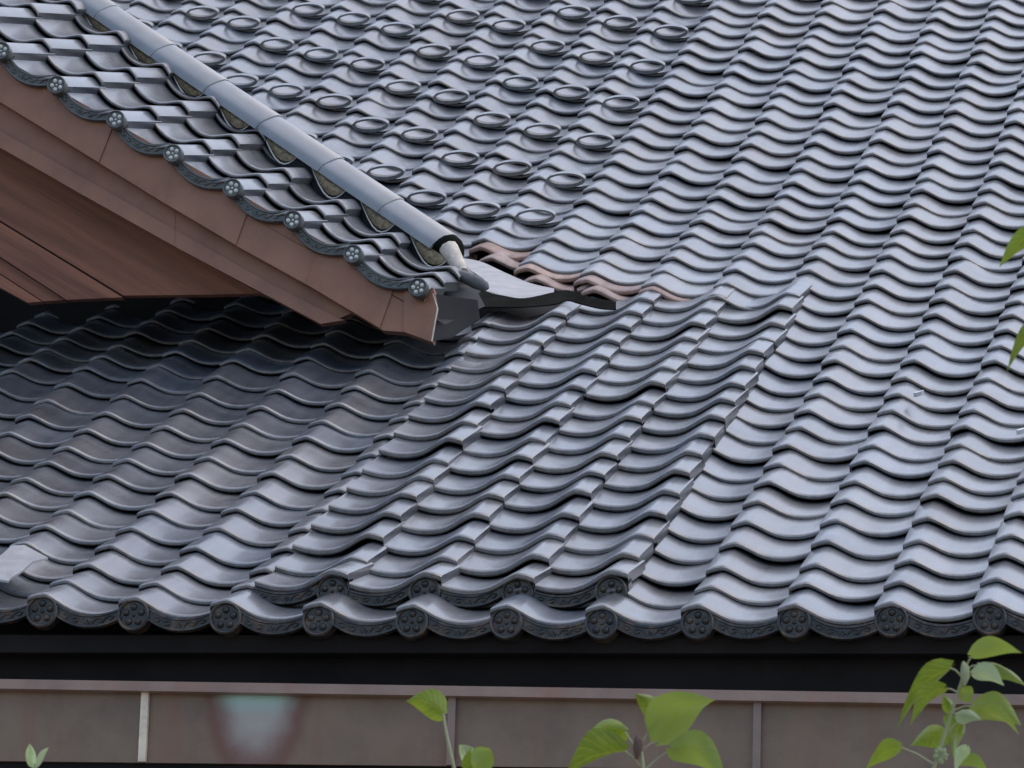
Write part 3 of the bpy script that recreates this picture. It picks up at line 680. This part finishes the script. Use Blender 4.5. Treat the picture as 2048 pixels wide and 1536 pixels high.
for n_, (a, b) in enumerate(zip(edges_[:-1], edges_[1:])):
    a_, b_ = a+0.002, b-0.002
    v, f = prism([(a_, 0, xz(PT, a_)), (a_, 0, xz(PB, a_)), (b_, 0, xz(PB, b_)), (b_, 0, xz(PT, b_))], 0.05)
    o_ = obj("copper_panel", mesh("copper_panel", v, f, ['copper_green' if n_ == 1 else 'copper'], smooth=False), fascia)
    if n_ == 1: o_["label"] = "brown copper panel with a pale green verdigris stain"
for n_, x in enumerate(seams):
    w = 0.0105
    v, f = prism([(x-w, -0.018, xz(PT, x)+0.004), (x-w, -0.018, xz(PB, x)), (x+w, -0.018, xz(PB, x)), (x+w, -0.018, xz(PT, x)+0.004)], 0.016)
    o_ = obj("panel_seam", mesh("panel_seam", v, f, ['seam_pale' if n_ == 0 else 'seam'], smooth=False), fascia)
    if n_ == 0: o_["label"] = "bleached pale seam between copper panels"
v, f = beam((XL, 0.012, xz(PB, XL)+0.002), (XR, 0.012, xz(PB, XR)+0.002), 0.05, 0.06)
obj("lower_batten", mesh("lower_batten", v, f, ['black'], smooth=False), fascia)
v, f = beam((XL, 0.45, -0.30), (XR, 0.45, -0.30), 0.2, -GROUND_Z-0.30)
obj("wall", mesh("wall", v, f, ['wall'], smooth=False), temple)
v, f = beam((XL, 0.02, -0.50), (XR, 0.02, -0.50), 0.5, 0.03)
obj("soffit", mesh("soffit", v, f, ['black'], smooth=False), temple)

# ------------------------------------------------------------------ ground
gmesh = mesh("ground", [(-300, -300, GROUND_Z), (300, -300, GROUND_Z), (300, 300, GROUND_Z), (-300, 300, GROUND_Z)], [(0, 1, 2, 3)], ['ground'], smooth=False)
go = obj("ground", gmesh, kind="structure"); go["label"] = "gravel ground around the building"

# ------------------------------------------------------------------ white specks on the tiles
for n_, (p, lab) in enumerate(zip([[2.1894, 2.2763, 1.2009], [2.5648, 1.8043, 0.947]], ("tiny white petal on the tiles right of the raised patch", "tiny white petal on the tiles at the right picture edge"))):
    pts = [(math.cos(a)*0.017*(1+0.2*math.sin(3*a)), math.sin(a)*0.012, 0.004*math.cos(a)) for a in np.linspace(0, 2*math.pi, 9)[:-1]]
    v, f = prism(pts, 0.014, (0, 0, 1))
    mw = roof_frame(p[0], 0, 0); fr = mw.to_3x3().to_4x4()
    o_ = obj("fallen_petal", mesh("fallen_petal", v, f, ['white']), None, T(Vector(p)+Vector((0, -0.004, 0.008))) @ fr)
    o_["label"] = lab; o_["category"] = "petal"; o_["group"] = "white petals on the roof"

# ------------------------------------------------------------------ leafy shoots in front of the building
def vein_attr(me, nu, nv):
    a = me.attributes.new('across', 'FLOAT', 'POINT'); b = me.attributes.new('along', 'FLOAT', 'POINT')
    a.data.foreach_set('value', [abs((j/(nv-1))*2-1) for i in range(nu) for j in range(nv)])
    b.data.foreach_set('value', [i/(nu-1) for i in range(nu) for j in range(nv)])
    return me
def leaf_mesh(base, tip, width, seed):
    rr = random.Random(seed)
    B, Tp = Vector(base), Vector(tip); axis = Tp-B; ln = axis.length; ay = axis.normalized()
    view = (B-Cc).normalized()
    ax = ay.cross(view).normalized()
    if ax.z < 0: ax = -ax
    roll = rr.uniform(-0.85, 0.85); az = ax.cross(ay)
    if az.dot(view) > 0: az = -az
    q = Matrix.Rotation(roll, 3, ay); ax, az = q @ ax, q @ az
    nu, nv = 13, 9; v, f = [], []
    arch = rr.uniform(0.10, 0.22); fold = rr.uniform(0.35, 0.85); curl = rr.uniform(-0.6, 0.5); wav = rr.uniform(0, 6)
    for i in range(nu):
        t = i/(nu-1)
        wd = (math.sin(math.pi*min(1, t**0.62))**0.85)*0.5*(1 - 0.25*t) if 0 < t < 1 else 0.0
        if t >= 0.86: wd = 0.10*(1-t)/0.14 + 0.012
        if t == 0: wd = 0.06
        c = B + ay*(ln*t) + ax*(0.0) + Vector((0, 0, 1))*(arch*ln*math.sin(math.pi*t))
        for j in range(nv):
            s = (j/(nv-1))*2-1
            lobe = -0.10*ln*(1-t)**4*abs(s)
            p = c + ax*(s*wd*width) + ay*lobe + az*(-abs(s)**1.3*fold*wd*width + (0.16*wd*width*math.sin(wav+6*t+2.5*s))) + az*(curl*ln*0.25*t*t)
            v.append(p)
    for i in range(nu-1):
        for j in range(nv-1): f.append((i*nv+j, i*nv+j+1, (i+1)*nv+j+1, (i+1)*nv+j))
    # face the blade's upper side towards the viewer's sky side
    return v, f
SHOOT = {'A': {'leaves': [[[1.5052, -4.9, -1.3479], [1.4963, -4.91, -1.3115], 0.0213, 1], [[1.5421, -5.0, -1.367], [1.5626, -5.01, -1.3365], 0.0123, 1]], 'stem': [[1.5343, -5.0, -1.4594], [1.5382, -5.0, -1.391], [1.5384, -5.0, -1.3636]], 'pet': []}, 'B': {'leaves': [[[2.2402, -5.0, -1.2833], [2.1785, -5.01, -1.2635], 0.0507, 0], [[2.2717, -4.9, -1.3594], [2.2484, -4.91, -1.3185], 0.036, 1], [[2.3063, -5.02, -1.3821], [2.3266, -5.03, -1.3472], 0.0426, 0], [[2.2896, -4.96, -1.375], [2.2818, -4.97, -1.3354], 0.0327, 0]], 'stem': [[2.2837, -5.0, -1.4623], [2.2621, -5.0, -1.3748], [2.2474, -5.0, -1.3189], [2.2402, -5.0, -1.2833]], 'pet': []}, 'C': {'leaves': [[[2.5438, -4.97, -1.3101], [2.4728, -4.98, -1.3352], 0.0426, 0], [[2.5499, -5.0, -1.348], [2.454, -5.01, -1.3996], 0.0655, 0], [[2.6021, -4.96, -1.285], [2.5591, -4.97, -1.246], 0.0376, 0], [[2.6064, -5.0, -1.3316], [2.695, -5.01, -1.2604], 0.0917, 0], [[2.6335, -5.03, -1.3509], [2.7291, -5.04, -1.4099], 0.0638, 0]], 'stem': [[2.5944, -5.0, -1.4635], [2.5816, -5.0, -1.38], [2.5748, -5.0, -1.3381], [2.5678, -5.0, -1.3263]], 'pet': [[[2.5779, -5.0, -1.3632], [2.5491, -5.0, -1.3161]], [[2.5782, -5.0, -1.3758], [2.5499, -5.0, -1.348]], [[2.5792, -5.0, -1.3465], [2.6064, -5.0, -1.3316]], [[2.5748, -5.0, -1.3381], [2.6089, -5.0, -1.293]], [[2.5841, -5.0, -1.38], [2.6285, -5.0, -1.3451]]], 'bud': [2.5731, -5.01, -1.3375]}, 'D': {'leaves': [[[3.1228, -5.0, -1.1938], [3.203, -5.01, -1.1968], 0.0393, 0], [[3.0868, -5.0, -1.2135], [3.0002, -5.01, -1.3147], 0.0426, 0], [[3.0816, -5.04, -1.2567], [3.0261, -5.05, -1.3162], 0.0393, 0], [[3.1277, -5.03, -1.2302], [3.1809, -5.04, -1.251], 0.036, 1], [[3.1327, -4.96, -1.2006], [3.2084, -4.97, -1.2352], 0.0376, 0], [[3.1076, -5.0, -1.267], [3.1241, -5.01, -1.2468], 0.0278, 0], [[3.1244, -4.98, -1.2731], [3.2007, -4.99, -1.3049], 0.054, 0], [[3.1344, -5.02, -1.2978], [3.2045, -5.03, -1.3293], 0.0311, 0], [[3.1031, -5.04, -1.2999], [3.1432, -5.05, -1.308], 0.0278, 1], [[3.0756, -4.95, -1.3135], [3.0192, -4.96, -1.3351], 0.0458, 0], [[3.1036, -4.96, -1.2923], [3.0871, -4.97, -1.3574], 0.0507, 0], [[3.0094, -5.03, -1.3502], [2.9564, -5.04, -1.3914], 0.0376, 0], [[3.1189, -5.04, -1.3528], [3.1008, -5.05, -1.3965], 0.0229, 1], [[3.1059, -5.0, -1.3765], [3.1558, -5.01, -1.3951], 0.0295, 0], [[3.0882, -4.97, -1.2817], [3.0734, -4.98, -1.2544], 0.0213, 0]], 'stem': [[3.048, -5.0, -1.4817], [3.0602, -5.0, -1.3828], [3.0706, -5.0, -1.3506], [3.0898, -5.0, -1.2877], [3.1058, -5.0, -1.2354], [3.1122, -5.0, -1.2154]], 'pet': [[[3.1122, -5.0, -1.2154], [3.1228, -5.0, -1.1938]], [[3.1049, -5.0, -1.227], [3.0868, -5.0, -1.2135]], [[3.0994, -5.0, -1.2545], [3.0772, -5.0, -1.2485]], [[3.1115, -5.0, -1.2213], [3.1246, -5.0, -1.2239]], [[3.0955, -5.0, -1.2836], [3.1265, -5.0, -1.2772]], [[3.0914, -5.0, -1.2902], [3.1323, -5.0, -1.2939]], [[3.0859, -5.0, -1.3184], [3.1079, -5.0, -1.3003]], [[3.0634, -5.0, -1.3746], [3.0059, -5.0, -1.3444]], [[3.1122, -5.0, -1.2171], [3.1368, -5.0, -1.209]]], 'bud': [3.1125, -5.01, -1.2192], 'flower': [3.0742, -5.01, -1.3616]}, 'E': {'leaves': [[[3.2306, -5.0, -0.4698], [3.1692, -5.01, -0.5338], 0.036, 0], [[3.2309, -4.98, -0.6318], [3.183, -4.99, -0.7103], 0.0295, 0], [[3.2447, -4.95, -0.5409], [3.2206, -4.96, -0.5955], 0.0327, 0]], 'stem': [[3.2662, -5.0, -0.9333], [3.2593, -5.0, -0.6769], [3.2491, -5.0, -0.5556], [3.2456, -5.0, -0.451]], 'pet': [[[3.249, -5.0, -0.4773], [3.2306, -5.0, -0.4698]], [[3.2534, -5.0, -0.6423], [3.2327, -5.0, -0.6375]]]}}
LAB = {'A': ("pale budding shoot tip at the bottom left corner", "shoot"),
       'B': ("slender shoot with one round green leaf beside a copper seam", "shoot"),
       'C': ("shoot of five broad green leaves around a brown bud at bottom centre", "shoot"),
       'D': ("tall bushy shoot with many drooping green leaves at the right", "shoot"),
       'E': ("green leaf tips poking in at the right picture edge", "shoot")}
for key, d in SHOOT.items():
    st = [Vector(p) for p in d['stem']]
    foot = Vector((st[0].x + (1.5 if key == 'E' else 0.0), st[0].y+0.05, GROUND_Z))
    t_ = thing("leafy_shoot", LAB[key][0], LAB[key][1], foot, "leafy shoots in front of the eave")
    mid = [foot + (st[0]-foot)*q for q in (0.0, 0.35, 0.7)]
    full = mid + st; rad = [0.012, 0.010, 0.007] + [0.0034 - 0.0014*i/len(st) for i in range(len(st))]
    v, f = tube(full, rad, 7)
    obj("stem", mesh("stem", v, f, ['stem'], sharp=60), t_)
    for a, b in d['pet']:
        a, b = Vector(a), Vector(b); m_ = (a+b)/2 + Vector((0, 0, 0.003))
        v, f = tube([a, m_, b], [0.0017, 0.0014, 0.0014], 6)
        obj("petiole", mesh("petiole", v, f, ['stem'], sharp=60), t_)
    for n_, (b, tp, w, pale) in enumerate(d['leaves']):
        v, f = leaf_mesh(b, tp, w*1.05, 100*ord(key)+n_)
        obj("leaf", vein_attr(mesh("leaf", v, f, ['leaf_pale' if pale else 'leaf'], sharp=80), 13, 9), t_)
    if 'bud' in d:
        c = Vector(d['bud'])
        v, f = tube([c-Vector((0.002, 0, 0.026)), c-Vector((0, 0, 0.010)), c+Vector((0, 0, 0.004)), c+Vector((-0.003, 0, 0.014))], [0.003, 0.0085, 0.0075, 0.002], 8)
        obj("bud", mesh("bud", v, f, ['bud' if key == 'C' else 'stem'], sharp=60), t_)
    if 'flower' in d:
        c = Vector(d['flower'])
        for q in range(7):
            an = q*2.4; e = c + Vector((math.cos(an)*0.012, -0.006, math.sin(an)*0.014))
            v, f = tube([c, c*0.4+e*0.6, e], [0.003, 0.006, 0.002], 6)
            obj("bud", mesh("bud", v, f, ['leaf_pale'], sharp=60), t_)
